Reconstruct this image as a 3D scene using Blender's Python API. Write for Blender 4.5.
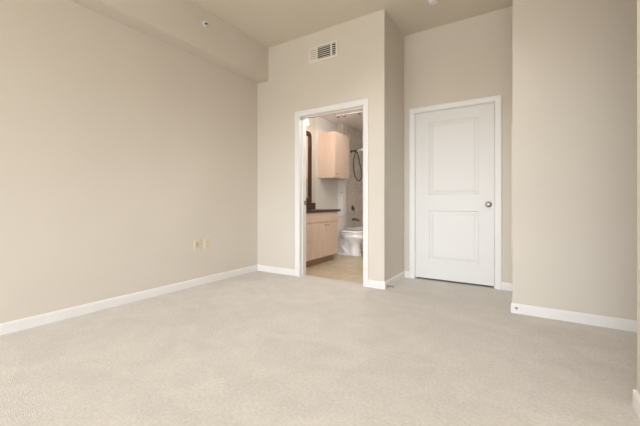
import bpy, bmesh, math
from mathutils import Vector, Matrix

S = bpy.context.scene
COL = S.collection
for o in list(bpy.data.objects):
    bpy.data.objects.remove(o, do_unlink=True)

# ------------------------------------------------------------ camera
cam_d = bpy.data.cameras.new('camera')
cam = bpy.data.objects.new('camera', cam_d)
COL.objects.link(cam)
CAM_H = 0.96
cam.location = (0, 0, CAM_H)
cam.rotation_euler = (math.radians(90), 0, math.radians(32.3316))
cam_d.sensor_width = 36
cam_d.lens = 324.58 / 640 * 36
cam_d.shift_x = 0
cam_d.shift_y = -(213 - 202.61) / 640
cam_d.clip_start = 0.02
S.camera = cam

# ------------------------------------------------------------ light, exposure
S.view_settings.view_transform = 'Standard'
S.view_settings.look = 'None'
S.view_settings.gamma = 1
S.view_settings.use_curve_mapping = False
S.view_settings.exposure = 0.11

w = bpy.data.worlds.new('sky')
S.world = w
w.use_nodes = True
# daylight: bright overcast sky above the horizon, dim ground below it
nt = w.node_tree
bg = nt.nodes['Background']
tc = nt.nodes.new('ShaderNodeTexCoord')
sp = nt.nodes.new('ShaderNodeSeparateXYZ')
nt.links.new(tc.outputs['Generated'], sp.inputs[0])
rp = nt.nodes.new('ShaderNodeValToRGB')
mr = nt.nodes.new('ShaderNodeMapRange')
mr.inputs['From Min'].default_value = -1
mr.inputs['From Max'].default_value = 1
nt.links.new(sp.outputs['Z'], mr.inputs['Value'])
nt.links.new(mr.outputs[0], rp.inputs[0])
rp.color_ramp.elements[0].position = 0.485
rp.color_ramp.elements[0].color = (0.38, 0.38, 0.37, 1)
rp.color_ramp.elements[1].position = 0.515
rp.color_ramp.elements[1].color = (0.86, 0.94, 1.03, 1)
nt.links.new(rp.outputs[0], bg.inputs[0])
SKY = 15.0
bg.inputs[1].default_value = SKY


def area(name, loc, rot, sx, sy, power, color, spread=180):
    l = bpy.data.lights.new(name, 'AREA')
    l.shape = 'RECTANGLE'
    l.size = sx
    l.size_y = sy
    l.energy = power
    l.color = color
    l.spread = math.radians(spread)
    o = bpy.data.objects.new(name, l)
    o.location = loc
    o.rotation_euler = rot
    COL.objects.link(o)
    return o


Y_REAR = -4.2
# portal that guides the daylight coming through the wide window behind the photographer
po = area('window_daylight', (-0.1, Y_REAR + 0.0, 1.45), (math.radians(90), 0, 0), 5.8, 1.9, 10, (1, 1, 1))
po.data.cycles.is_portal = True

# ------------------------------------------------------------ materials
def lin(c):
    return tuple(((x / 255) / 12.92 if x / 255 <= 0.04045 else ((x / 255 + 0.055) / 1.055) ** 2.4) for x in c)


def mat(name, rgb, rough=0.6, metal=0.0, spec=0.5, emit=None, estr=0.0, coat=0.0):
    m = bpy.data.materials.new(name)
    m.use_nodes = True
    b = m.node_tree.nodes['Principled BSDF']
    b.inputs['Base Color'].default_value = (*lin(rgb), 1)
    b.inputs['Roughness'].default_value = rough
    b.inputs['Metallic'].default_value = metal
    b.inputs['Specular IOR Level'].default_value = spec
    b.inputs['Coat Weight'].default_value = coat
    if emit:
        b.inputs['Emission Color'].default_value = (*lin(emit), 1)
        b.inputs['Emission Strength'].default_value = estr
    return m


def add_noise(m, amount, scale, bump=0.0, bscale=200, bdist=0.001, stretch=(1, 1, 1), detail=3):
    nt = m.node_tree
    b = nt.nodes['Principled BSDF']
    c = b.inputs['Base Color'].default_value[:]
    tc = nt.nodes.new('ShaderNodeTexCoord')
    mp = nt.nodes.new('ShaderNodeMapping')
    mp.inputs['Scale'].default_value = stretch
    nt.links.new(tc.outputs['Object'], mp.inputs[0])
    if amount:
        n = nt.nodes.new('ShaderNodeTexNoise')
        n.inputs['Scale'].default_value = scale
        n.inputs['Detail'].default_value = detail
        nt.links.new(mp.outputs[0], n.inputs['Vector'])
        r = nt.nodes.new('ShaderNodeValToRGB')
        r.color_ramp.elements[0].position = 0.3
        r.color_ramp.elements[1].position = 0.7
        r.color_ramp.elements[0].color = (*[x * (1 - amount) for x in c[:3]], 1)
        r.color_ramp.elements[1].color = (*[min(1, x * (1 + amount)) for x in c[:3]], 1)
        nt.links.new(n.outputs[0], r.inputs[0])
        nt.links.new(r.outputs[0], b.inputs['Base Color'])
    if bump:
        n2 = nt.nodes.new('ShaderNodeTexNoise')
        n2.inputs['Scale'].default_value = bscale
        n2.inputs['Detail'].default_value = 2
        nt.links.new(tc.outputs['Object'], n2.inputs['Vector'])
        bp = nt.nodes.new('ShaderNodeBump')
        bp.inputs['Strength'].default_value = bump
        bp.inputs['Distance'].default_value = bdist
        nt.links.new(n2.outputs[0], bp.inputs['Height'])
        nt.links.new(bp.outputs[0], b.inputs['Normal'])
    return m


WALL = add_noise(mat('beige_wall_paint', (219, 210, 197), 0.75, spec=0.25), 0.012, 1.5, 0.15, 120, 0.0006)
CEIL = add_noise(mat('beige_ceiling_paint', (225, 215, 199), 0.85, spec=0.2), 0.01, 2, 0.2, 90, 0.0008)
WHITE = mat('white_trim_paint', (237, 234, 230), 0.4, spec=0.4)
DOORM = mat('white_door_paint', (229, 226, 222), 0.42, spec=0.4)
ALMOND = mat('almond_plastic', (226, 212, 186), 0.4)
DKSLOT = mat('dark_slot', (60, 52, 45), 0.7)
NICKEL = mat('brushed_nickel', (160, 152, 136), 0.42, metal=1.0)
CHROME = mat('dark_chrome', (120, 115, 110), 0.22, metal=1.0)
VENTW = mat('vent_enamel', (236, 230, 218), 0.45)
DUCT = mat('duct_dark', (70, 62, 54), 0.9)
PORC = mat('porcelain', (248, 247, 245), 0.12, coat=0.5)
BWALL = add_noise(mat('bathroom_wall_paint', (230, 226, 220), 0.7, spec=0.25), 0.01, 2)
BCEIL = mat('bathroom_ceiling_paint', (238, 232, 228), 0.85, spec=0.2)
MAPLE = add_noise(mat('light_maple', (224, 199, 180), 0.45), 0.05, 6, stretch=(6, 6, 0.6), detail=5)
TOE = mat('toe_kick_brown', (168, 140, 112), 0.6)
GRAN = add_noise(mat('dark_granite', (74, 58, 50), 0.25, spec=0.6), 0.35, 60)
FRAMEM = mat('dark_walnut_frame', (72, 42, 30), 0.4)
MIRR = mat('mirror_silver', (235, 238, 238), 0.02, metal=1.0)
TUBM = mat('tub_enamel', (232, 228, 220), 0.2, coat=0.3)
SHADE = mat('frosted_lit_glass', (250, 240, 225), 0.5, emit=(255, 230, 200), estr=1.4)
RUBBER = mat('grey_rubber', (170, 165, 158), 0.6)
HOSE = mat('metal_hose', (92, 84, 78), 0.4, metal=0.7)
GLASS = mat('window_glass', (240, 245, 245), 0.02)
_nt = GLASS.node_tree
_t = _nt.nodes.new('ShaderNodeBsdfTransparent')
_g = _nt.nodes.new('ShaderNodeBsdfGlossy')
_g.inputs['Roughness'].default_value = 0.02
_x = _nt.nodes.new('ShaderNodeMixShader')
_x.inputs[0].default_value = 0.06
_nt.links.new(_t.outputs[0], _x.inputs[1])
_nt.links.new(_g.outputs[0], _x.inputs[2])
_nt.links.new(_x.outputs[0], _nt.nodes['Material Output'].inputs['Surface'])


def carpet():
    m = mat('beige_cut_pile_carpet', (218, 211, 202), 0.95, spec=0.1)
    nt = m.node_tree
    b = nt.nodes['Principled BSDF']
    b.inputs['Sheen Weight'].default_value = 0.15
    tc = nt.nodes.new('ShaderNodeTexCoord')
    col = lin((218, 211, 202))

    def noise(scale, detail, mp_scale=(1, 1, 1), dist=0.0):
        mp = nt.nodes.new('ShaderNodeMapping')
        mp.inputs['Scale'].default_value = mp_scale
        mp.inputs['Rotation'].default_value = (0, 0, 0.5)
        nt.links.new(tc.outputs['Object'], mp.inputs[0])
        n = nt.nodes.new('ShaderNodeTexNoise')
        n.inputs['Scale'].default_value = scale
        n.inputs['Detail'].default_value = detail
        n.inputs['Distortion'].default_value = dist
        nt.links.new(mp.outputs[0], n.inputs['Vector'])
        return n

    def ramp(n, lo, hi, p0, p1):
        r = nt.nodes.new('ShaderNodeMapRange')
        r.inputs['From Min'].default_value = p0
        r.inputs['From Max'].default_value = p1
        r.inputs['To Min'].default_value = lo
        r.inputs['To Max'].default_value = hi
        nt.links.new(n.outputs[0], r.inputs['Value'])
        return r
    a = ramp(noise(1.6, 3, (1, 1.6, 1), 1.2), 0.97, 1.025, 0.40, 0.60)   # pile brushed one way or the other
    c = ramp(noise(7, 3, (1, 1, 1), 0.5), 0.97, 1.03, 0.35, 0.65)
    d = ramp(noise(60, 4), 0.91, 1.08, 0.3, 0.7)                       # tufts
    m1 = nt.nodes.new('ShaderNodeMath'); m1.operation = 'MULTIPLY'
    m2 = nt.nodes.new('ShaderNodeMath'); m2.operation = 'MULTIPLY'
    nt.links.new(a.outputs[0], m1.inputs[0]); nt.links.new(c.outputs[0], m1.inputs[1])
    nt.links.new(m1.outputs[0], m2.inputs[0]); nt.links.new(d.outputs[0], m2.inputs[1])
    v = nt.nodes.new('ShaderNodeVectorMath'); v.operation = 'SCALE'
    v.inputs[0].default_value = col
    nt.links.new(m2.outputs[0], v.inputs['Scale'])
    nt.links.new(v.outputs[0], b.inputs['Base Color'])
    bp = nt.nodes.new('ShaderNodeBump')
    bp.inputs['Strength'].default_value = 0.5
    bp.inputs['Distance'].default_value = 0.004
    nt.links.new(noise(160, 2).outputs[0], bp.inputs['Height'])
    nt.links.new(bp.outputs[0], b.inputs['Normal'])
    return m


CARPET = carpet()


def tiles(name, c1, c2, grout, scale, bw, bh, mortar, rough, axes, offset=0.0, rot=0.0):
    m = mat(name, c1, rough)
    nt = m.node_tree
    b = nt.nodes['Principled BSDF']
    tc = nt.nodes.new('ShaderNodeTexCoord')
    sp = nt.nodes.new('ShaderNodeSeparateXYZ')
    cb = nt.nodes.new('ShaderNodeCombineXYZ')
    nt.links.new(tc.outputs['Object'], sp.inputs[0])
    nt.links.new(sp.outputs[axes[0]], cb.inputs[0])
    nt.links.new(sp.outputs[axes[1]], cb.inputs[1])
    mp = nt.nodes.new('ShaderNodeMapping')
    mp.inputs['Rotation'].default_value = (0, 0, rot)
    nt.links.new(cb.outputs[0], mp.inputs[0])
    br = nt.nodes.new('ShaderNodeTexBrick')
    br.offset = offset
    br.inputs['Scale'].default_value = scale
    br.inputs['Brick Width'].default_value = bw
    br.inputs['Row Height'].default_value = bh
    br.inputs['Mortar Size'].default_value = mortar
    br.inputs['Color1'].default_value = (*lin(c1), 1)
    br.inputs['Color2'].default_value = (*lin(c2), 1)
    br.inputs['Mortar'].default_value = (*lin(grout), 1)
    nt.links.new(mp.outputs[0], br.inputs['Vector'])
    n = nt.nodes.new('ShaderNodeTexNoise')
    n.inputs['Scale'].default_value = 9
    n.inputs['Detail'].default_value = 4
    nt.links.new(tc.outputs['Object'], n.inputs['Vector'])
    mr = nt.nodes.new('ShaderNodeMapRange')
    mr.inputs['From Min'].default_value = 0.3
    mr.inputs['From Max'].default_value = 0.7
    mr.inputs['To Min'].default_value = 0.86
    mr.inputs['To Max'].default_value = 1.12
    nt.links.new(n.outputs[0], mr.inputs['Value'])
    v = nt.nodes.new('ShaderNodeVectorMath'); v.operation = 'SCALE'
    nt.links.new(br.outputs['Color'], v.inputs[0])
    nt.links.new(mr.outputs[0], v.inputs['Scale'])
    nt.links.new(v.outputs[0], b.inputs['Base Color'])
    return m


BFLOOR = tiles('stone_vinyl_tile', (200, 182, 155), (210, 194, 168), (184, 166, 140), 1, 0.33, 0.33, 0.006, 0.35, (0, 1))
WTILE = tiles('shower_wall_tile', (208, 198, 186), (213, 203, 191), (190, 180, 168), 1, 0.15, 0.15, 0.004, 0.3, (1, 2))
WTILEX = tiles('shower_rear_tile', (208, 198, 186), (213, 203, 191), (190, 180, 168), 1, 0.15, 0.15, 0.004, 0.3, (0, 2))

# ------------------------------------------------------------ mesh helpers
def box(bm, x0, x1, y0, y1, z0, z1):
    vs = [bm.verts.new((x, y, z)) for x in (x0, x1) for y in (y0, y1) for z in (z0, z1)]
    for f in ((0, 1, 3, 2), (4, 6, 7, 5), (0, 4, 5, 1), (2, 3, 7, 6), (0, 2, 6, 4), (1, 5, 7, 3)):
        bm.faces.new([vs[i] for i in f])


def boxes(*bs):
    bm = bmesh.new()
    for b in bs:
        box(bm, *b)
    return bm


def rings(bm, rs, cap0=True, cap1=True):
    """loft through closed rings of points"""
    vr = [[bm.verts.new(p) for p in r] for r in rs]
    n = len(rs[0])
    for a, b in zip(vr, vr[1:]):
        for i in range(n):
            bm.faces.new((a[i], a[(i + 1) % n], b[(i + 1) % n], b[i]))
    if cap0:
        bm.faces.new(list(reversed(vr[0])))
    if cap1:
        bm.faces.new(vr[-1])
    return vr


def lathe(bm, prof, axis='Z', c=(0, 0, 0), n=28):
    """prof = (radius, distance along the axis)"""
    rs = []
    for r, h in prof:
        r = max(r, 1e-4)
        ring = []
        for i in range(n):
            t = 2 * math.pi * i / n
            u, v = r * math.cos(t), r * math.sin(t)
            p = {'Z': (u, v, h), 'X': (h, u, v), 'Y': (v, h, u)}[axis]
            ring.append(Vector(p) + Vector(c))
        rs.append(ring)
    rings(bm, rs)


def tube(bm, pts, r, n=10):
    pts = [Vector(p) for p in pts]
    rs = []
    up = None
    for i, p in enumerate(pts):
        t = (pts[min(i + 1, len(pts) - 1)] - pts[max(i - 1, 0)]).normalized()
        if up is None:
            up = t.orthogonal().normalized()
        up = (up - t * up.dot(t)).normalized()
        sd = t.cross(up)
        rr = r[i] if isinstance(r, (list, tuple)) else r
        rs.append([p + up * rr * math.cos(2 * math.pi * k / n) + sd * rr * math.sin(2 * math.pi * k / n) for k in range(n)])
    rings(bm, rs)


def obj(name, bm, m, parent=None, bevel=0.0, smooth=False, seg=2, origin=None):
    bmesh.ops.recalc_face_normals(bm, faces=bm.faces)
    if origin is None and parent is None:
        xs = [v.co for v in bm.verts]
        lo = Vector([min(c[i] for c in xs) for i in range(3)])
        hi = Vector([max(c[i] for c in xs) for i in range(3)])
        origin = Vector(((lo.x + hi.x) / 2, (lo.y + hi.y) / 2, lo.z))
    if origin is not None:
        bmesh.ops.translate(bm, verts=bm.verts, vec=-Vector(origin))
    me = bpy.data.meshes.new(name)
    bm.to_mesh(me)
    bm.free()
    me.materials.append(m)
    o = bpy.data.objects.new(name, me)
    COL.objects.link(o)
    if origin is not None:
        o.location = origin
    if parent is not None:
        o.parent = parent
        if origin is None:
            o.location = -Vector(ROOTLOC[parent.name]) if parent.name in ROOTLOC else (0, 0, 0)
        else:
            o.location = Vector(origin) - Vector(ROOTLOC.get(parent.name, (0, 0, 0)))
    if bevel:
        b = o.modifiers.new('bevel', 'BEVEL')
        b.width = bevel
        b.segments = seg
        b.limit_method = 'ANGLE'
        b.angle_limit = math.radians(40)
    if smooth or bevel:
        for p in me.polygons:
            p.use_smooth = True
        if smooth != 'all':
            try:
                me.set_sharp_from_angle(angle=math.radians(38))
            except Exception:
                pass
    return o


ROOTLOC = {}    # world origin of every thing, so parts can be given in world coordinates


def thing(name, label, cat, loc, group=None):
    o = bpy.data.objects.new(name, None)
    o.empty_display_size = 0.1
    COL.objects.link(o)
    o.location = loc
    o['label'] = label
    o['category'] = cat
    if group:
        o['group'] = group
    ROOTLOC[o.name] = loc
    return o


def part(name, bm, m, parent, **k):
    """a part given in world coordinates; its own children may use the same coordinates"""
    o = obj(name, bm, m, parent, **k)
    chain = Vector((0, 0, 0))
    ROOTLOC[o.name] = tuple(ROOTLOC.get(parent.name, (0, 0, 0)))
    if parent.parent is not None:      # parent mesh already sits in world coordinates
        o.location = (0, 0, 0)
    return o


def tag(o, label, cat, group=None, kind=None):
    o['label'] = label
    o['category'] = cat
    if group:
        o['group'] = group
    if kind:
        o['kind'] = kind
    return o


def struct(name, bm, m, label, cat, **k):
    o = obj(name, bm, m, **k)
    return tag(o, label, cat, kind='structure')


# ------------------------------------------------------------ measures
XL, YB = -3.2166, 3.4207          # left wall, bathroom wall
XC, YD = -1.3207, 4.114           # nook side wall, nook wall
XG, YE = -0.0954, 3.3005          # corner of the closet wall
XK, YM = 0.441, 2.075             # corner of the near right wall
H, SX, SZ = 3.104, -3.012, 2.6485
T = 0.134
YBI = YB + T                      # inner face of bathroom wall
XBR = XC - T                      # bathroom right wall inner face
HB = 2.55                         # bathroom ceiling
YBE = 6.66                        # bathroom far wall
OX0, OX1, OZ = -2.482, -1.573, 2.083   # bathroom doorway
DX0, DX1, DZ = -1.186, -0.286, 2.090   # nook doorway
XE, YS = 3.6, 1.0                  # far right wall and the near side of the right wall block
XA = 1.7                          # end of the alcove on the right

# ------------------------------------------------------------ the setting
struct('floor', boxes((XL - T, XE + T, Y_REAR - T, YBI - 0.03, -0.1, 0), (XC - 0.0, XA + T, YBI - 0.03, YD + 1.2, -0.1, 0)),
       CARPET, 'beige cut pile carpet across the bedroom floor', 'carpet', origin=(0, 0, 0))
struct('floor_bathroom', boxes((XL - T, XC - 0.0, YBI - 0.03, YBE + T, -0.1, -0.004)), BFLOOR,
       'tan stone-look tiled floor inside the bathroom', 'tiled floor', origin=(0, 0, 0))
struct('ceiling', boxes((XL - T, XE + T, Y_REAR - T, YB, H, H + 0.1), (XC, XA + T, YB, YD + T, H, H + 0.1)), CEIL,
       'plain beige bedroom ceiling', 'ceiling')
struct('ceiling_bathroom', boxes((XL - 0.012, XBR, YBI, YBE, HB, HB + 0.08)), BCEIL,
       'lower pale ceiling inside the bathroom', 'ceiling')
struct('wall_left', boxes((XL - T, XL, Y_REAR - T, YB, 0, H)), WALL, 'long plain beige wall on the left of the bedroom', 'wall')
struct('trim_soffit', boxes((XL, SX, Y_REAR, YB, SZ, H)), WALL,
       'beige boxed soffit running along the top of the left wall', 'soffit')
struct('wall_bathroom', boxes((XL - T, OX0, YB, YBI, 0, H), (OX1, XC, YB, YBI, 0, H), (OX0, OX1, YB, YBI, OZ, H)), WALL,
       'beige wall pierced by the open bathroom doorway', 'wall')
struct('wall_nook_side', boxes((XBR, XC, YBI, YD, 0, H), (XBR, XC, YD, YBE, 0, HB + 0.08)), WALL,
       'narrow shaded beige wall between bathroom wall corner and the white door', 'wall')
struct('wall_nook', boxes((XC, DX0, YD, YD + T, 0, H), (DX1, XG, YD, YD + T, 0, H), (DX0, DX1, YD, YD + T, DZ, H)), WALL,
       'beige wall around the closed white door', 'wall')
struct('wall_closet', boxes((XG, XA, YE, YD + T, 0, H)), WALL, 'beige wall block right of the white door', 'wall')
struct('wall_right', boxes((XK, XE, YS, YM, 0, H)), WALL, 'sliver of beige wall at the right edge of the photo', 'wall')
struct('wall_far_right', boxes((XE, XE + T, Y_REAR - T, YM, 0, H)), WALL, 'right hand end wall behind the photographer, out of view', 'wall')
struct('wall_alcove', boxes((XA, XA + T, YM, YD + T, 0, H)), WALL, 'end wall of the alcove out of view on the right', 'wall')
WX0, WX1, WZ0, WZ1 = -3.0, 2.8, 0.5, 2.4
struct('wall_rear', boxes((XL, WX0, Y_REAR - T, Y_REAR, 0, H), (WX1, XE, Y_REAR - T, Y_REAR, 0, H),
                          (WX0, WX1, Y_REAR - T, Y_REAR, 0, WZ0), (WX0, WX1, Y_REAR - T, Y_REAR, WZ1, H)), WALL,
       'beige wall behind the photographer with the window', 'wall')
win = struct('window_1', boxes((WX0, WX1, Y_REAR - 0.10, Y_REAR - 0.05, WZ0, WZ0 + 0.06), (WX0, WX1, Y_REAR - 0.10, Y_REAR - 0.05, WZ1 - 0.06, WZ1),
                               *[(x - 0.03, x + 0.03, Y_REAR - 0.10, Y_REAR - 0.05, WZ0 + 0.06, WZ1 - 0.06) for x in (WX0 + 0.03, -1.55, -0.1, 1.35, WX1 - 0.03)]),
             WHITE, 'wide white framed window behind the photographer', 'window', origin=(0, 0, 0))
obj('pane', boxes((WX0 + 0.05, WX1 - 0.05, Y_REAR - 0.078, Y_REAR - 0.072, WZ0 + 0.05, WZ1 - 0.05)), GLASS, win)
# bathroom shell
struct('wall_vanity', boxes((XL - T, XL, YBI, 4.93, 0, HB + 0.08)), WALL, 'warm beige bathroom wall behind the framed mirror', 'wall')
struct('wall_bathroom_left', boxes((XL - T, XL - 0.012, 4.93, YBE + T, 0, HB + 0.08)), BWALL, 'pale grey bathroom wall behind the toilet', 'wall')
struct('wall_bathroom_far', boxes((XL - 0.012, XBR, YBE, YBE + T, 0, HB + 0.08)), WTILEX, 'tan tiled far wall of the bathtub', 'wall', origin=(0, 0, 0))
XW, YW = -3.10, 5.775
struct('wall_shower', boxes((XL - 0.012, XW, YW + 0.115, YBE, 0, HB)), WTILE, 'tan tiled plumbing wall at the end of the bathtub', 'wall', origin=(0, 0, 0))
struct('trim_shower', boxes((XL - 0.012, XW, YW, YW + 0.10, 0, 1.55)), WHITE, 'white upright strip beside toilet tank', 'trim')
struct('wall_shower_end', boxes((XL - 0.012, XW, YW, YW + 0.10, 1.55, HB)), WTILEX, 'upper end of the plumbing wall behind the wall cabinet', 'wall')
struct('trim_tile_edge', boxes((XL - 0.012, XW + 0.006, YW + 0.10, YW + 0.115, 0, HB)), mat('bullnose_tile', (222, 214, 202), 0.3),
       'pale edge tile between white strip and shower tiles', 'trim')
# space behind the closed door
struct('wall_behind_door', boxes((XC, XC + 0.02, YD + T, YD + 1.2, 0, H), (XG, XG + 0.02, YD + T, YD + 1.2, 0, H),
                                 (XC, XG + 0.02, YD + 1.2, YD + 1.22, 0, H), (XC, XG + 0.02, YD + T, YD + 1.22, 2.5, 2.52)), WALL,
       'closet enclosure hidden behind the closed white door', 'wall')

# ------------------------------------------------------------ baseboards
BH, BT = 0.083, 0.013


def baseboard(name, label, x0, y0, x1, y1, nx, ny, e0=0.0, e1=0.0, m=WHITE):
    """run from (x0,y0) to (x1,y1) on a wall, facing (nx,ny); profile with an eased top"""
    d = Vector((x1 - x0, y1 - y0, 0)).normalized()
    a = Vector((x0, y0, 0)) - d * e0
    b = Vector((x1, y1, 0)) + d * e1
    n = Vector((nx, ny, 0))
    prof = ((0, 0), (BT, 0), (BT, BH - 0.018), (BT - 0.003, BH - 0.009), (BT - 0.007, BH - 0.002), (0.003, BH), (0, BH))
    bm = bmesh.new()
    rings(bm, [[p + n * u + Vector((0, 0, v)) for u, v in prof] for p in (a, b)])
    o = struct(name, bm, m, label, 'baseboard')
    return o


CW = 0.065   # casing width
baseboard('baseboard_left', 'white baseboard along the long left wall', XL, Y_REAR, XL, YB, 1, 0)
baseboard('baseboard_bathroom_left', 'white baseboard between left corner and bathroom doorway', XL + BT, YB, OX0 - CW, YB, 0, -1)
baseboard('baseboard_bathroom_right', 'short white baseboard right of the bathroom doorway', OX1 + CW, YB, XC, YB, 0, -1, 0, BT)
baseboard('baseboard_nook_side', 'white baseboard on the narrow shaded wall', XC, YB, XC, YD, 1, 0)
baseboard('baseboard_nook_left', 'tiny white baseboard left of the white door', XC + BT, YD, DX0 - CW, YD, 0, -1)
baseboard('baseboard_nook_right', 'short white baseboard right of the white door', DX1 + CW, YD, XG - BT, YD, 0, -1)
baseboard('baseboard_closet_side', 'white baseboard on the far side of the right wall corner', XG, YE, XG, YD, -1, 0)
baseboard('baseboard_closet', 'white baseboard under the right hand wall', XG, YE, XA, YE, 0, -1, BT, 0)
baseboard('baseboard_right', 'rounded white baseboard end at the bottom right corner', XK, YS, XK, YM, -1, 0, 0, 0)
baseboard('baseboard_right_return', 'white baseboard return round the near right corner', XK, YM, XA, YM, 0, 1, BT, 0)
baseboard('baseboard_alcove', 'white baseboard on the alcove end wall', XA, YM + BT, XA, YE - BT, -1, 0)
baseboard('baseboard_right_near', 'white baseboard on the near side of the right wall block', XK, YS, XE, YS, 0, -1, BT, 0)
baseboard('baseboard_far_right', 'white baseboard on the end wall out of view', XE, Y_REAR, XE, YS - BT, -1, 0)
baseboard('baseboard_rear', 'white baseboard under the window', XL + BT, Y_REAR, XE - BT, Y_REAR, 0, 1)


# ------------------------------------------------------------ door casings and jambs
def casing(name, label, x0, x1, z1, y, depth):
    """three mitred boards with a stepped profile round an opening, plus jamb lining and stop"""
    prof = ((0.0, 0.0), (0.0, 0.011), (0.012, 0.015), (0.045, 0.019), (0.058, 0.019), (0.065, 0.014), (0.065, 0.0))
    bm = bmesh.new()
    rs = []
    for o_, kind in ((0, 'bl'), (1, 'tl'), (2, 'tr'), (3, 'br')):
        r = []
        for u, v in prof:
            u = u - 0.006 + 0.006
            if kind == 'bl':
                p = (x0 - u, y - v, 0)
            elif kind == 'tl':
                p = (x0 - u, y - v, z1 + u)
            elif kind == 'tr':
                p = (x1 + u, y - v, z1 + u)
            else:
                p = (x1 + u, y - v, 0)
            r.append(p)
        rs.append(r)
    rings(bm, rs)
    struct(name, bm, WHITE, label, 'door casing')
    j = 0.006
    bm = boxes((x0, x0 + j, y - 0.001, y + depth, 0, z1), (x1 - j, x1, y - 0.001, y + depth, 0, z1), (x0 + j, x1 - j, y - 0.001, y + depth, z1 - j, z1))
    return bm, j


bm, j = casing('trim_bathroom_casing', 'white moulded casing framing the bathroom doorway', OX0, OX1, OZ, YB, T)
box(bm, OX0 + j, OX0 + j + 0.011, YB + 0.05, YB + 0.085, 0, OZ - j)
box(bm, OX1 - j - 0.011, OX1 - j, YB + 0.05, YB + 0.085, 0, OZ - j)
box(bm, OX0 + j, OX1 - j, YB + 0.05, YB + 0.085, OZ - j - 0.011, OZ - j)
struct('trim_bathroom_jamb', bm, WHITE, 'white jamb lining inside the bathroom doorway', 'door jamb')
bm, j = casing('trim_nook_casing', 'white moulded casing framing the closed white door', DX0, DX1, DZ, YD, T)
box(bm, DX0 + j, DX1 - j, YD + 0.045, YD + 0.08, DZ - j - 0.011, DZ - j)
box(bm, DX0 + j, DX0 + j + 0.011, YD + 0.045, YD + 0.08, 0, DZ - j)
box(bm, DX1 - j - 0.011, DX1 - j, YD + 0.045, YD + 0.08, 0, DZ - j)
struct('trim_nook_jamb', bm, WHITE, 'white jamb lining around the closed door', 'door jamb')
# inner casing on the bathroom side
struct('trim_bathroom_inner', boxes((OX0 - 0.06, OX0 + 0.004, YBI, YBI + 0.014, 0, OZ + 0.06), (OX1 - 0.004, OX1 + 0.06, YBI, YBI + 0.014, 0, OZ + 0.06),
                                    (OX0 + 0.004, OX1 - 0.004, YBI, YBI + 0.014, OZ - 0.004, OZ + 0.06)), WHITE,
       'white casing on the inside of the bathroom doorway', 'door casing')


# ------------------------------------------------------------ the white two-panel door
def panel_leaf(x0, x1, z0, z1, y0, y1, panels):
    bm = bmesh.new()
    xs = sorted({x0, x1, *[p[0] for p in panels], *[p[1] for p in panels]})
    zs = sorted({z0, z1, *[p[2] for p in panels], *[p[3] for p in panels]})
    hole = lambda a, b, c, d: any(a >= p[0] - 1e-6 and b <= p[1] + 1e-6 and c >= p[2] - 1e-6 and d <= p[3] + 1e-6 for p in panels)
    for a, b in zip(xs, xs[1:]):
        for c, d in zip(zs, zs[1:]):
            if not hole(a, b, c, d):
                bm.faces.new([bm.verts.new(v) for v in ((a, y0, c), (b, y0, c), (b, y0, d), (a, y0, d))])
    steps = ((0, 0), (0.006, 0.004), (0.012, 0.011), (0.022, 0.011), (0.030, 0.010), (0.055, 0.003), (0.058, 0.003))
    for px0, px1, pz0, pz1 in panels:
        rs = [[(px0 + u, y0 + v, pz0 + u), (px1 - u, y0 + v, pz0 + u), (px1 - u, y0 + v, pz1 - u), (px0 + u, y0 + v, pz1 - u)] for u, v in steps]
        rings(bm, rs, cap0=False)
    for f in (((x0, y1, z0), (x0, y1, z1), (x1, y1, z1), (x1, y1, z0)), ((x0, y0, z0), (x0, y0, z1), (x0, y1, z1), (x0, y1, z0)),
              ((x1, y0, z0), (x1, y1, z0), (x1, y1, z1), (x1, y0, z1)), ((x0, y0, z0), (x0, y1, z0), (x1, y1, z0), (x1, y0, z0)),
              ((x0, y0, z1), (x1, y0, z1), (x1, y1, z1), (x0, y1, z1))):
        bm.faces.new([bm.verts.new(v) for v in f])
    bmesh.ops.remove_doubles(bm, verts=bm.verts, dist=1e-5)
    return bm


YL = YD + 0.004
LX0, LX1 = DX0 + j + 0.003, DX1 - j - 0.003
d = struct('door_1', panel_leaf(LX0, LX1, 0.024, DZ - j - 0.003, YL, YL + 0.038,
                                [(-1.012, -0.452, 1.055, 1.955), (-1.012, -0.452, 0.245, 0.865)]), DOORM,
           'closed white two-panel door with a nickel knob', 'door', origin=(0, 0, 0))
bm = bmesh.new()
lathe(bm, [(0.0, 0.0), (0.031, 0.0), (0.033, -0.004), (0.026, -0.010), (0.012, -0.014), (0.011, -0.030), (0.020, -0.036),
           (0.027, -0.046), (0.027, -0.056), (0.021, -0.064), (0.008, -0.067), (0.0, -0.067)], 'Y', (-0.352, YL, 0.94))
k = obj('door_knob', bm, NICKEL, d, smooth=True)
obj('latch_plate', boxes((LX1 - 0.002, LX1 + 0.0022, YL - 0.0015, YL + 0.02, 0.905, 0.965)), NICKEL, d)
for z in (0.25, 1.06, 1.86):
    bm = bmesh.new()
    lathe(bm, [(0.0, -0.045), (0.004, -0.044), (0.0055, -0.040), (0.0055, 0.040), (0.004, 0.044), (0.0, 0.045)], 'Z', (LX0 - 0.0015, YL - 0.004, z), 12)
    obj('hinge', bm, WHITE, d, smooth=True)

# strike plate on the bathroom jamb
o = obj('strike_plate', boxes((OX0 + j, OX0 + j + 0.002, YB + 0.088, YB + T + 0.002, 0.925, 0.985)), NICKEL, bevel=0.0008)
tag(o, 'small nickel strike plate on the left jamb of the bathroom doorway', 'strike plate')

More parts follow.
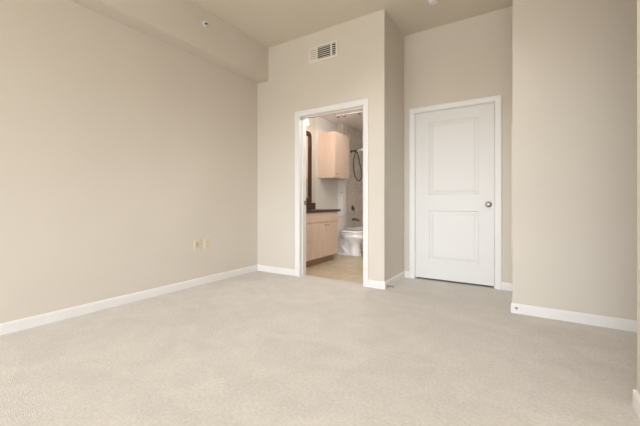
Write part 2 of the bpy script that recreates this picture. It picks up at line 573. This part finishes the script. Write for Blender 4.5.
# ------------------------------------------------------------ small wall fittings
# air vent
VX0, VX1, VZ0, VZ1 = -2.325, -1.915, 2.728, 2.922
v = thing('air_vent', 'white rectangular louvred air vent high above the bathroom doorway', 'vent', ((VX0 + VX1) / 2, YB, VZ0))
bm = bmesh.new()
fr = 0.022
X1, X2, X3, X4 = VX0 + fr, -2.205, -1.998, VX1 - fr + 0.004
steps = ((0, 0), (0.001, -0.007), (0.004, -0.010), (fr - 0.004, -0.012), (fr, -0.010), (fr, 0.0))
rings(bm, [[(VX0 + u, YB + q, VZ0 + u), (VX1 - u, YB + q, VZ0 + u), (VX1 - u, YB + q, VZ1 - u), (VX0 + u, YB + q, VZ1 - u)] for u, q in steps], False, False)
part('frame', bm, VENTW, v)
part('divider', boxes((X2 - 0.006, X2 + 0.006, YB - 0.010, YB - 0.001, VZ0 + fr, VZ1 - fr)), VENTW, v)
part('divider', boxes((X3 - 0.009, X3 + 0.009, YB - 0.011, YB - 0.001, VZ0 + fr, VZ1 - fr)), VENTW, v)
part('duct_backing', boxes((X1 - 0.002, X4 + 0.002, YB - 0.0018, YB - 0.0006, VZ0 + fr - 0.002, VZ1 - fr + 0.002)), DUCT, v)
n = 6
for a, b, closed in ((X1, X2 - 0.006, True), (X2 + 0.006, X3 - 0.009, False), (X3 + 0.009, X4 - 0.004, False)):
    for i in range(n):
        z = VZ0 + fr + (VZ1 - VZ0 - 2 * fr) * (i + 0.5) / n
        bm = bmesh.new()
        if closed:
            q = [(YB - 0.009, z - 0.0115), (YB - 0.010, z - 0.0115), (YB - 0.006, z + 0.0105), (YB - 0.005, z + 0.0105)]
        else:
            q = [(YB - 0.003, z - 0.001), (YB - 0.003, z - 0.0025), (YB - 0.0100, z + 0.0010), (YB - 0.0100, z + 0.0035)]
        rings(bm, [[(x, y, zz) for y, zz in q] for x in (a, b)])
        part('louvre', bm, VENTW, v)

# wall plates low on the left wall
def plate(y, z, name, label, cat, outlet):
    hw, hh = 0.042, 0.0595
    t = thing(name, label, cat, (XL, y, z - hh))
    bm = bmesh.new()
    rings(bm, [[(XL + q, y - hw + u, z - hh + u), (XL + q, y + hw - u, z - hh + u), (XL + q, y + hw - u, z + hh - u), (XL + q, y - hw + u, z + hh - u)]
               for u, q in ((0, 0), (0, 0.003), (0.003, 0.006))])
    part('face_plate', bm, ALMOND, t)
    if outlet:
        for s in (-1, 1):
            bm = bmesh.new()
            zc = z + s * 0.0195
            ring = []
            for i in range(20):
                a = 2 * math.pi * i / 20
                ring.append((0.0172 * math.cos(a), max(-0.0135, min(0.0135, 0.0172 * math.sin(a)))))
            rings(bm, [[(XL + q, y + p, zc + r) for p, r in ring] for q in (0.0055, 0.0085)])
            f = part('outlet_socket', bm, ALMOND, t)
            part('slots', boxes((XL + 0.0083, XL + 0.0088, y - 0.008, y - 0.0055, zc - 0.004, zc + 0.006),
                                (XL + 0.0083, XL + 0.0088, y + 0.0055, y + 0.008, zc - 0.004, zc + 0.006),
                                (XL + 0.0083, XL + 0.0088, y - 0.002, y + 0.002, zc - 0.011, zc - 0.007)), DKSLOT, f)
    else:
        i = part('insert', boxes((XL + 0.0055, XL + 0.0075, y - 0.0165, y + 0.0165, z - 0.033, z + 0.033)), mat('beige_insert', (200, 184, 156), 0.45), t)
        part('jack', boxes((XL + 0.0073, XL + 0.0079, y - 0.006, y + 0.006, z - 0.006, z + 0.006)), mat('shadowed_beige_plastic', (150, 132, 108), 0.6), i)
    return t


plate(2.418, 0.474, 'phone_jack', 'almond jack plate low on the left wall, left of the power outlet', 'wall plate', False)
plate(2.552, 0.470, 'power_outlet', 'almond duplex power outlet low on the left wall, nearer the corner', 'outlet', True)

# sidewall sprinkler on the soffit
t = thing('sprinkler', 'small round white sprinkler head on the soffit face', 'sprinkler', (SX, 2.367, 2.947))
bm = bmesh.new()
lathe(bm, [(0.0, 0.0), (0.036, 0.0), (0.036, 0.003), (0.030, 0.009), (0.017, 0.012), (0.0, 0.012)], 'X', (SX, 2.367, 2.947))
part('escutcheon', bm, WHITE, t, smooth=True)
bm = bmesh.new()
lathe(bm, [(0.0, 0.010), (0.012, 0.010), (0.010, 0.03), (0.005, 0.034), (0.005, 0.042), (0.0, 0.042)], 'X', (SX, 2.367, 2.947), 16)
part('nozzle', bm, mat('sprinkler_metal', (110, 98, 84), 0.4, metal=0.8), t, smooth=True)
part('deflector', boxes((SX + 0.040, SX + 0.043, 2.352, 2.382, 2.945, 2.965)), WHITE, t)

# smoke detector
D_, u_ = 3.42, (433.6 - 320) / 324.58
yaw = math.radians(32.3316)
sx_, sy_ = D_ * (-math.sin(yaw) + u_ * math.cos(yaw)), D_ * (math.cos(yaw) + u_ * math.sin(yaw))
t = thing('smoke_detector', 'round white smoke detector on the ceiling at the top of the photo', 'smoke detector', (sx_, sy_, H))
bm = bmesh.new()
lathe(bm, [(0.0, 0.0), (0.055, 0.0), (0.055, -0.012), (0.052, -0.015), (0.0, -0.015)], 'Z', (sx_, sy_, H))
part('base', bm, WHITE, t, smooth=True)
bm = bmesh.new()
lathe(bm, [(0.0, -0.015), (0.049, -0.015), (0.049, -0.028), (0.043, -0.038), (0.025, -0.043), (0.0, -0.044)], 'Z', (sx_, sy_, H))
part('dome', bm, WHITE, t, smooth=True)
bm = bmesh.new()
lathe(bm, [(0.0, -0.043), (0.010, -0.043), (0.010, -0.047), (0.0, -0.048)], 'Z', (sx_, sy_, H), 16)
part('test_button', bm, ALMOND, t, smooth=True)

# shallow wall-coloured cover seen edge-on past the right wall corner
o = thing('access_panel', 'shallow beige cover plate seen edge-on at the corner right of the white door', 'access panel', (XG, YE + 0.2, 0.44))
part('cover', boxes((XG - 0.009, XG, YE + 0.02, YE + 0.40, 0.44, 1.66)), WALL, o, bevel=0.003)
part('latch', boxes((XG - 0.012, XG - 0.009, YE + 0.36, YE + 0.38, 1.02, 1.06)), WALL, o)

# downlight added out of view as fill for the far end of the bedroom
DLX, DLY = -0.85, 2.1
t = thing('fill_downlight', 'unseen round downlight added to the bedroom ceiling as fill light', 'ceiling light', (DLX, DLY, H - 0.012))
bm = bmesh.new()
rings(bm, [[(DLX + q * math.cos(2 * math.pi * i / 28), DLY + q * math.sin(2 * math.pi * i / 28), H + z) for i in range(28)]
           for q, z in ((0.085, -0.0005), (0.085, -0.006), (0.070, -0.010), (0.062, -0.004), (0.062, -0.0005))], False, False)
part('trim_ring', bm, WHITE, t, smooth=True)
bm = bmesh.new()
lathe(bm, [(0, -0.0005), (0.061, -0.0005), (0.058, -0.005), (0, -0.007)], 'Z', (DLX, DLY, H), 28)
part('lens', bm, mat('lit_lens', (250, 245, 235), 0.5, emit=(255, 246, 232), estr=6.0), t, smooth=True)
l = bpy.data.lights.new('downlight_fill', 'SPOT')
l.energy = 62
l.color = (0.98, 0.98, 1.0)
l.spot_size = math.radians(150)
l.spot_blend = 1.0
l.shadow_soft_size = 0.06
lo = bpy.data.objects.new('downlight_fill', l)
lo.location = (DLX, DLY, H - 0.075)
COL.objects.link(lo)

# tiny cable jack in the baseboard at the corner
cx = -0.066
t = thing('cable_jack', 'tiny grey cable jack set in the baseboard end by the right wall corner', 'cable jack', (cx, YE - BT, 0.045))
bm = bmesh.new()
lathe(bm, [(0.0, 0.0), (0.011, 0.0), (0.010, -0.003), (0.0, -0.003)], 'Y', (cx, YE - BT, 0.045), 16)
part('collar', bm, mat('grey_plastic', (150, 145, 138), 0.5), t)
bm = bmesh.new()
lathe(bm, [(0.0, -0.003), (0.0045, -0.003), (0.0045, -0.010), (0.0, -0.010)], 'Y', (cx, YE - BT, 0.045), 12)
part('connector', bm, NICKEL, t)

# spring door stop on the nook side baseboard
yy = 3.47
t = thing('door_stop', 'small spring door stop on the baseboard of the narrow shaded wall', 'door stop', (XC + BT, yy, 0.04))
bm = bmesh.new()
pts = []
for i in range(90):
    a = i / 89
    pts.append((XC + BT + 0.006 + 0.055 * a, yy + 0.006 * math.cos(a * 2 * math.pi * 11), 0.028 + 0.006 * math.sin(a * 2 * math.pi * 11)))
tube(bm, pts, 0.0016, 5)
part('spring', bm, NICKEL, t, smooth='all')
bm = bmesh.new()
lathe(bm, [(0, 0), (0.010, 0), (0.009, 0.006), (0, 0.007)], 'X', (XC + BT, yy, 0.028), 14)
part('mount', bm, NICKEL, t)
bm = bmesh.new()
lathe(bm, [(0, 0.060), (0.008, 0.060), (0.009, 0.066), (0.008, 0.074), (0, 0.076)], 'X', (XC + BT, yy, 0.028), 14)
part('rubber_tip', bm, RUBBER, t, smooth=True)

# ------------------------------------------------------------ bathroom: vanity
VY0, VY1, VF = YBI + 0.016, 4.805, -2.70
t = thing('vanity_cabinet', 'light maple bathroom vanity cabinet under the dark countertop', 'cabinet', (XL + 0.25, 4.2, 0))
part('body', boxes((XL + 0.002, VF, VY0, VY1, 0.10, 0.812)), MAPLE, t, bevel=0.002)
part('toe_kick', boxes((XL + 0.01, VF - 0.06, VY0, VY1 - 0.02, -0.003, 0.10)), TOE, t)
part('drawer_panel', boxes((VF, VF + 0.018, VY0 + 0.004, VY1 - 0.004, 0.655, 0.800)), MAPLE, t, bevel=0.003)
for k, (z0, z1) in enumerate(((0.11, 0.375), (0.385, 0.645))):
    dr = part('drawer', boxes((VF, VF + 0.018, VY0 + 0.004, 4.033, z0, z1)), MAPLE, t, bevel=0.003)
    bm = bmesh.new()
    lathe(bm, [(0, 0.018), (0.006, 0.018), (0.006, 0.03), (0.012, 0.036), (0.010, 0.043), (0, 0.045)], 'X', (VF, 3.82, (z0 + z1) / 2), 14)
    part('knob', bm, NICKEL, dr, smooth=True)
for a, b, ky in ((4.043, 4.416, 4.38), (4.424, VY1 - 0.004, 4.46)):
    dr = part('door', boxes((VF, VF + 0.018, a, b, 0.11, 0.645)), MAPLE, t, bevel=0.003)
    bm = bmesh.new()
    lathe(bm, [(0, 0.018), (0.006, 0.018), (0.006, 0.03), (0.012, 0.036), (0.010, 0.043), (0, 0.045)], 'X', (VF, ky, 0.605), 14)
    part('knob', bm, NICKEL, dr, smooth=True)
t = thing('countertop', 'dark brown stone bathroom countertop with low backsplash', 'countertop', (XL + 0.27, 4.2, 0.812))
part('slab', boxes((XL + 0.001, -2.665, YBI + 0.015, 4.865, 0.812, 0.848)), GRAN, t, bevel=0.003)
part('backsplash', boxes((XL + 0.001, XL + 0.022, YBI + 0.015, 4.90, 0.848, 0.955)), GRAN, t, bevel=0.002)

# mirror
t = thing('wall_mirror', 'dark walnut framed mirror with rounded corners over the vanity', 'mirror', (XL, 4.18, 0.975))
MY0, MY1, MZ0, MZ1 = 3.60, 4.768, 0.960, 2.205


def rrect(y0, y1, z0, z1, r, x, n=6):
    out = []
    rb = 0.01
    for cy, cz, a0 in ((y1 - r, z1 - r, 0), (y0 + r, z1 - r, 90), (y0 + rb, z0 + rb, 180), (y1 - rb, z0 + rb, 270)):
        q = r if a0 < 180 else rb
        for i in range(n + 1):
            a = math.radians(a0 + 90 * i / n)
            out.append((x, cy + q * math.cos(a), cz + q * math.sin(a)))
    return out


bm = bmesh.new()
rings(bm, [rrect(MY0 + u, MY1 - u, MZ0 + u, MZ1 - u, max(0.015, 0.09 - u), XL + q) for u, q in ((0, 0.001), (0, 0.022), (0.008, 0.032), (0.078, 0.026), (0.088, 0.012), (0.088, 0.001))], False, False)
part('frame', bm, FRAMEM, t, smooth=True)
bm = bmesh.new()
rings(bm, [rrect(MY0 + 0.08, MY1 - 0.08, MZ0 + 0.08, MZ1 - 0.08, 0.01, XL + q) for q in (0.002, 0.010)])
part('mirror_glass', bm, MIRR, t)

# vanity light
t = thing('vanity_light', 'lit frosted glass vanity light above the framed mirror', 'wall light', (XL, 4.17, 2.40))
part('back_plate', boxes((XL, XL + 0.02, 3.80, 4.54, 2.37, 2.43)), NICKEL, t, bevel=0.004)
for y in (3.92, 4.17, 4.42):
    bm = bmesh.new()
    tube(bm, [(XL + 0.015, y, 2.40), (XL + 0.08, y, 2.415), (XL + 0.13, y, 2.41), (XL + 0.14, y, 2.395)], 0.007, 8)
    a = part('arm', bm, NICKEL, t, smooth=True)
    bm = bmesh.new()
    X = XL + 0.14
    prof = [(0.022, 2.40), (0.03, 2.38), (0.042, 2.33), (0.052, 2.26), (0.048, 2.262), (0.038, 2.33), (0.027, 2.376), (0.02, 2.392)]
    rs = []
    for r, z in prof:
        rs.append([(X + r * math.cos(2 * math.pi * i / 24), y + r * math.sin(2 * math.pi * i / 24), z) for i in range(24)])
    rings(bm, rs, False, False)
    part('shade', bm, SHADE, t, smooth=True)
    l = bpy.data.lights.new('vanity_bulb', 'POINT')
    l.energy = 2.0
    l.color = (1.0, 0.76, 0.62)
    l.shadow_soft_size = 0.04
    lo = bpy.data.objects.new('vanity_bulb', l)
    lo.location = (X + 0.0, y, 2.235)
    COL.objects.link(lo)

# bathroom ceiling lamp, added as fill light and hidden above the doorway
t = thing('fill_ceiling_lamp', 'unseen frosted ceiling lamp added above the doorway to brighten the bathroom', 'ceiling light', (-1.95, 4.15, HB - 0.09))
bm = bmesh.new()
lathe(bm, [(0, 0), (0.15, 0), (0.15, -0.018), (0.13, -0.022), (0, -0.022)], 'Z', (-1.95, 4.15, HB))
part('base', bm, NICKEL, t, smooth=True)
bm = bmesh.new()
lathe(bm, [(0, -0.022), (0.13, -0.022), (0.128, -0.045), (0.10, -0.072), (0.05, -0.086), (0, -0.09)], 'Z', (-1.95, 4.15, HB))
part('glass_dome', bm, SHADE, t, smooth=True)
l = bpy.data.lights.new('ceiling_fill', 'POINT')
l.energy = 23
l.color = (0.94, 0.97, 1.0)
l.shadow_soft_size = 0.09
lo = bpy.data.objects.new('ceiling_fill', l)
lo.location = (-1.95, 4.15, HB - 0.2)
COL.objects.link(lo)

# upper cabinet over the toilet
UX, UY0, UY1, UZ0, UZ1 = -2.895, 5.05, 5.60, 1.413, 2.24
t = thing('wall_cabinet', 'light maple wall cabinet hung above the toilet', 'cabinet', (XL + 0.16, 5.33, UZ0))
part('body', boxes((XL - 0.0115, UX, UY0, UY1, UZ0, UZ1)), MAPLE, t, bevel=0.002)
dr = part('door', boxes((UX, UX + 0.018, UY0 + 0.002, UY1 - 0.002, UZ0 + 0.003, UZ1 - 0.003)), MAPLE, t, bevel=0.003)
bm = bmesh.new()
lathe(bm, [(0, 0.018), (0.006, 0.018), (0.006, 0.03), (0.012, 0.036), (0.010, 0.043), (0, 0.045)], 'X', (UX, UY0 + 0.045, UZ0 + 0.06), 14)
part('knob', bm, NICKEL, dr, smooth=True)

# hook on the white strip
t = thing('wall_hook', 'tiny dark hook on the white strip above the toilet tank', 'hook', (XL + 0.09, YW, 1.16))
bm = bmesh.new()
lathe(bm, [(0, 0), (0.010, 0), (0.010, -0.004), (0.004, -0.006), (0.004, -0.02), (0.007, -0.024), (0, -0.028)], 'Y', (XL + 0.085, YW, 1.165), 14)
part('peg', bm, CHROME, t, smooth=True)

# ------------------------------------------------------------ toilet
TY = 5.34
t = thing('toilet', 'white porcelain toilet standing between vanity and bathtub', 'toilet', (-2.8, TY, 0))


def oval(xb, xf, hy, z, n=36, pw=2.4, k=0.35):
    """egg shaped ring: xb back, xf front, widest nearer to the back"""
    xc = xb + (xf - xb) * 0.48
    out = []
    for i in range(n):
        a = 2 * math.pi * i / n
        ca, sa = math.cos(a), math.sin(a)
        ex = 2 / pw
        rx = (xf - xc) if ca > 0 else (xc - xb)
        p = pw if ca < 0 else 2.05
        x = xc + rx * math.copysign(abs(ca) ** (2 / p), ca)
        y = TY + hy * math.copysign(abs(sa) ** (2 / p), sa)
        out.append((x, y, z))
    return out


bm = bmesh.new()
rings(bm, [oval(-2.75, -2.505, 0.108, -0.003), oval(-2.75, -2.505, 0.108, 0.02), oval(-2.74, -2.52, 0.096, 0.045), oval(-2.74, -2.53, 0.088, 0.14), oval(-2.74, -2.53, 0.088, 0.21),
           oval(-2.75, -2.515, 0.100, 0.25), oval(-2.80, -2.47, 0.135, 0.285), oval(-2.86, -2.425, 0.170, 0.31), oval(-2.89, -2.412, 0.183, 0.33), oval(-2.90, -2.410, 0.186, 0.383),
           oval(-2.895, -2.416, 0.182, 0.391)])
bowl = part('bowl', bm, PORC, t, smooth='all')
bm = bmesh.new()
rings(bm, [oval(-3.09, -2.64, 0.108, -0.003, pw=3.5), oval(-3.09, -2.64, 0.108, 0.03, pw=3.5), oval(-3.08, -2.66, 0.070, 0.055, pw=3), oval(-3.08, -2.66, 0.060, 0.25, pw=3),
           oval(-3.13, -2.70, 0.075, 0.32, pw=3.5), oval(-3.17, -2.75, 0.09, 0.35, pw=4), oval(-3.17, -2.80, 0.09, 0.385, pw=4)])
part('base', bm, PORC, t, smooth='all')
for s in (-1, 1):
    bm = bmesh.new()
    y = TY + s * 0.066
    tube(bm, [(-2.72, y, 0.25), (-2.78, y, 0.285), (-2.84, y, 0.27), (-2.87, y, 0.21), (-2.85, y, 0.14), (-2.80, y, 0.085), (-2.76, y, 0.03)],
         [0.02, 0.032, 0.036, 0.037, 0.037, 0.036, 0.034], 14)
    part('trapway', bm, PORC, t, smooth='all')
bm = bmesh.new()
rings(bm, [oval(-2.90, -2.41, 0.183, 0.395), oval(-2.905, -2.40, 0.189, 0.402), oval(-2.905, -2.40, 0.189, 0.412), oval(-2.90, -2.405, 0.185, 0.418)])
part('seat', bm, PORC, t, smooth=True)
bm = bmesh.new()
rings(bm, [oval(-2.91, -2.408, 0.180, 0.424), oval(-2.912, -2.402, 0.186, 0.429), oval(-2.912, -2.403, 0.185, 0.441), oval(-2.90, -2.42, 0.170, 0.449), oval(-2.85, -2.48, 0.12, 0.453)])
part('seat_cover', bm, PORC, t, smooth=True)
for yh in (TY - 0.075, TY + 0.075):
    part('seat_hinge', boxes((-2.945, -2.915, yh - 0.015, yh + 0.015, 0.385, 0.435)), PORC, t, bevel=0.004)


def rr(x0, x1, y0, y1, z, r, n=5):
    out = []
    for cx_, cy_, a0 in ((x1 - r, y1 - r, 0), (x0 + r, y1 - r, 90), (x0 + r, y0 + r, 180), (x1 - r, y0 + r, 270)):
        for i in range(n + 1):
            a = math.radians(a0 + 90 * i / n)
            out.append((cx_ + r * math.cos(a), cy_ + r * math.sin(a), z))
    return out


bm = bmesh.new()
rings(bm, [rr(-3.185, -2.985, TY - .195, TY + .195, 0.385, .03), rr(-3.19, -2.975, TY - .21, TY + .21, 0.41, .035), rr(-3.20, -2.962, TY - .235, TY + .235, 0.698, .035)])
tk = part('tank', bm, PORC, t, smooth=True)
bm = bmesh.new()
rings(bm, [rr(-3.205, -2.955, TY - .243, TY + .243, 0.698, .035), rr(-3.207, -2.948, TY - .25, TY + .25, 0.706, .038), rr(-3.207, -2.948, TY - .25, TY + .25, 0.724, .038), rr(-3.20, -2.956, TY - .24, TY + .24, 0.732, .034)])
part('tank_lid', bm, PORC, t, smooth=True)
bm = bmesh.new()
tube(bm, [(-2.967, TY - .18, 0.655), (-2.945, TY - .18, 0.655), (-2.938, TY - .16, 0.652), (-2.938, TY - .10, 0.647)], 0.006, 8)
part('flush_lever', bm, CHROME, tk, smooth=True)

# ------------------------------------------------------------ bathtub
TX0, TX1, TY0, TY1, TZ = XW + 0.002, XBR - 0.002, YW + 0.125, YBE - 0.002, 0.45
bm = bmesh.new()
rings(bm, [rr(TX0, TX1, TY0 + .02, TY1, -0.004, .01), rr(TX0, TX1, TY0 + .02, TY1, 0.40, .01), rr(TX0, TX1, TY0, TY1, 0.41, .01), rr(TX0, TX1, TY0, TY1, TZ - .008, .012), rr(TX0 + .006, TX1 - .006, TY0 + .008, TY1 - .004, TZ, .012),
           rr(TX0 + .08, TX1 - .08, TY0 + .07, TY1 - .06, TZ, .10), rr(TX0 + .095, TX1 - .10, TY0 + .085, TY1 - .075, TZ - .03, .11),
           rr(TX0 + .16, TX1 - .22, TY0 + .12, TY1 - .11, 0.14, .12), rr(TX0 + .22, TX1 - .30, TY0 + .17, TY1 - .16, 0.10, .10)])
t = obj('bathtub', bm, TUBM, smooth=True)
tag(t, 'off-white bathtub with a plain rim behind the toilet', 'bathtub')

# shower fittings on the plumbing wall
def atx(u, vv, x):
    k = (u - 320) / 324.58
    dx, dy = -math.sin(yaw) + k * math.cos(yaw), math.cos(yaw) + k * math.sin(yaw)
    s = x / dx
    return Vector((x, s * dy, CAM_H + (202.6 - vv) / 324.58 * s))


vp = atx(352.5, 208, XW)
t = thing('shower_valve', 'round dark metal shower valve with lever on tiled wall', 'shower valve', tuple(vp))
bm = bmesh.new()
lathe(bm, [(0, 0), (0.062, 0), (0.060, 0.006), (0.045, 0.012), (0.024, 0.014), (0.022, 0.05), (0.016, 0.055), (0, 0.056)], 'X', tuple(vp))
part('escutcheon', bm, CHROME, t, smooth=True)
bm = bmesh.new()
tube(bm, [vp + Vector((0.045, 0, 0)), vp + Vector((0.055, -0.03, -0.035)), vp + Vector((0.058, -0.045, -0.075))], [0.012, 0.009, 0.007], 10)
part('lever', bm, CHROME, t, smooth=True)
sp = atx(353.0, 219.3, XW)
sp.y = vp.y
t = thing('tub_spout', 'dark metal tub spout just above the bathtub rim', 'tub spout', tuple(sp))
bm = bmesh.new()
tube(bm, [sp, sp + Vector((0.02, 0, 0)), sp + Vector((0.09, 0, -0.002)), sp + Vector((0.135, 0, -0.012)), sp + Vector((0.15, 0, -0.034))], [0.03, 0.028, 0.025, 0.023, 0.018], 14)
part('spout', bm, CHROME, t, smooth=True)

hp = atx(350.8, 151.5, XW)
t = thing('handheld_shower', 'handheld shower head with a long looping hose on tiled wall', 'shower', tuple(hp))
bm = bmesh.new()
lathe(bm, [(0, 0), (0.035, 0), (0.032, 0.007), (0.014, 0.012), (0, 0.012)], 'X', tuple(hp))
part('wall_flange', bm, CHROME, t, smooth=True)
bm = bmesh.new()
tube(bm, [hp, hp + Vector((0.06, 0, 0.008)), hp + Vector((0.10, 0, 0.004)), hp + Vector((0.13, 0, -0.006))], 0.017, 10)
arm = part('arm', bm, CHROME, t, smooth=True)
bm = bmesh.new()
e = hp + Vector((0.13, 0, -0.006))
tube(bm, [e + Vector((-0.015, 0, -0.05)), e + Vector((0.0, 0, -0.01)), e + Vector((0.012, 0, 0.025))], [0.016, 0.020, 0.018], 10)
part('bracket', bm, CHROME, t, smooth=True)
bm = bmesh.new()
tube(bm, [e + Vector((-0.01, 0, -0.075)), e + Vector((0.0, 0, -0.02)), e + Vector((0.05, 0, 0.015)), e + Vector((0.12, 0, 0.028)), e + Vector((0.17, 0, 0.022))], [0.011, 0.014, 0.017, 0.026, 0.032], 12)
hd = part('spray_head', bm, PORC, t, smooth=True)
hd['label'] = 'white spray head'
bm = bmesh.new()
top = e + Vector((-0.01, 0, -0.07))
pts = [top]
loop = [(-.03, -.06), (-.055, -.16), (-.062, -.30), (-.052, -.42), (-.025, -.53), (.02, -.60), (.065, -.615), (.105, -.58), (.125, -.51), (.115, -.42), (.085, -.30), (.055, -.18), (.035, -.09), (.02, -.02), (.0, .03)]
ctrl = [top] + [e + Vector((a, -0.01 * math.sin(i), b)) for i, (a, b) in enumerate(loop)]
pts = []
for i in range(len(ctrl) - 1):
    p0, p1, p2, p3 = ctrl[max(i - 1, 0)], ctrl[i], ctrl[i + 1], ctrl[min(i + 2, len(ctrl) - 1)]
    for s in range(5):
        q = s / 5
        pts.append(0.5 * ((2 * p1) + (p2 - p0) * q + (2 * p0 - 5 * p1 + 4 * p2 - p3) * q * q + (3 * p1 - p0 - 3 * p2 + p3) * q ** 3))
tube(bm, pts, 0.011, 8)
part('hose', bm, HOSE, t, smooth='all')

# ------------------------------------------------------------ small dark heads on the bathroom ceiling
def atz(u, vv, z):
    D = (z - CAM_H) * 324.58 / (202.6 - vv)
    r = (u - 320) / 324.58 * D
    return Vector((-D * math.sin(yaw) + r * math.cos(yaw), D * math.cos(yaw) + r * math.sin(yaw), z))


a, b = atz(337.5, 115.2, HB), atz(361, 111.2, HB)
yl = (a.y + b.y) / 2
t = thing('track_light', 'small dark fitting with three heads on the bathroom ceiling', 'ceiling light', ((a.x + b.x) / 2, yl, HB))
part('rail', boxes((a.x - 0.03, b.x + 0.03, yl - 0.012, yl + 0.012, HB - 0.014, HB)), BCEIL, t, bevel=0.003)
for u in (338.5, 344.8, 359.5):
    x = a.x + (b.x - a.x) * (u - 337.5) / (361 - 337.5)
    bm = bmesh.new()
    lathe(bm, [(0, -0.012), (0.012, -0.012), (0.016, -0.02), (0.028, -0.045), (0.026, -0.047), (0, -0.04)], 'Z', (x, yl, HB), 18)
    part('lamp_head', bm, mat('brushed_pewter', (150, 135, 122), 0.5), t, smooth=True)
    l = bpy.data.lights.new('track_fill', 'SPOT')  # weak spot added below each dark head to lift the bathroom brightness
    l.energy = 2.5
    l.color = (1.0, 0.93, 0.86)
    l.spot_size = math.radians(150)
    l.spot_blend = 0.6
    l.shadow_soft_size = 0.03
    lo = bpy.data.objects.new('track_fill', l)
    lo.location = (x, yl, HB - 0.06)
    COL.objects.link(lo)
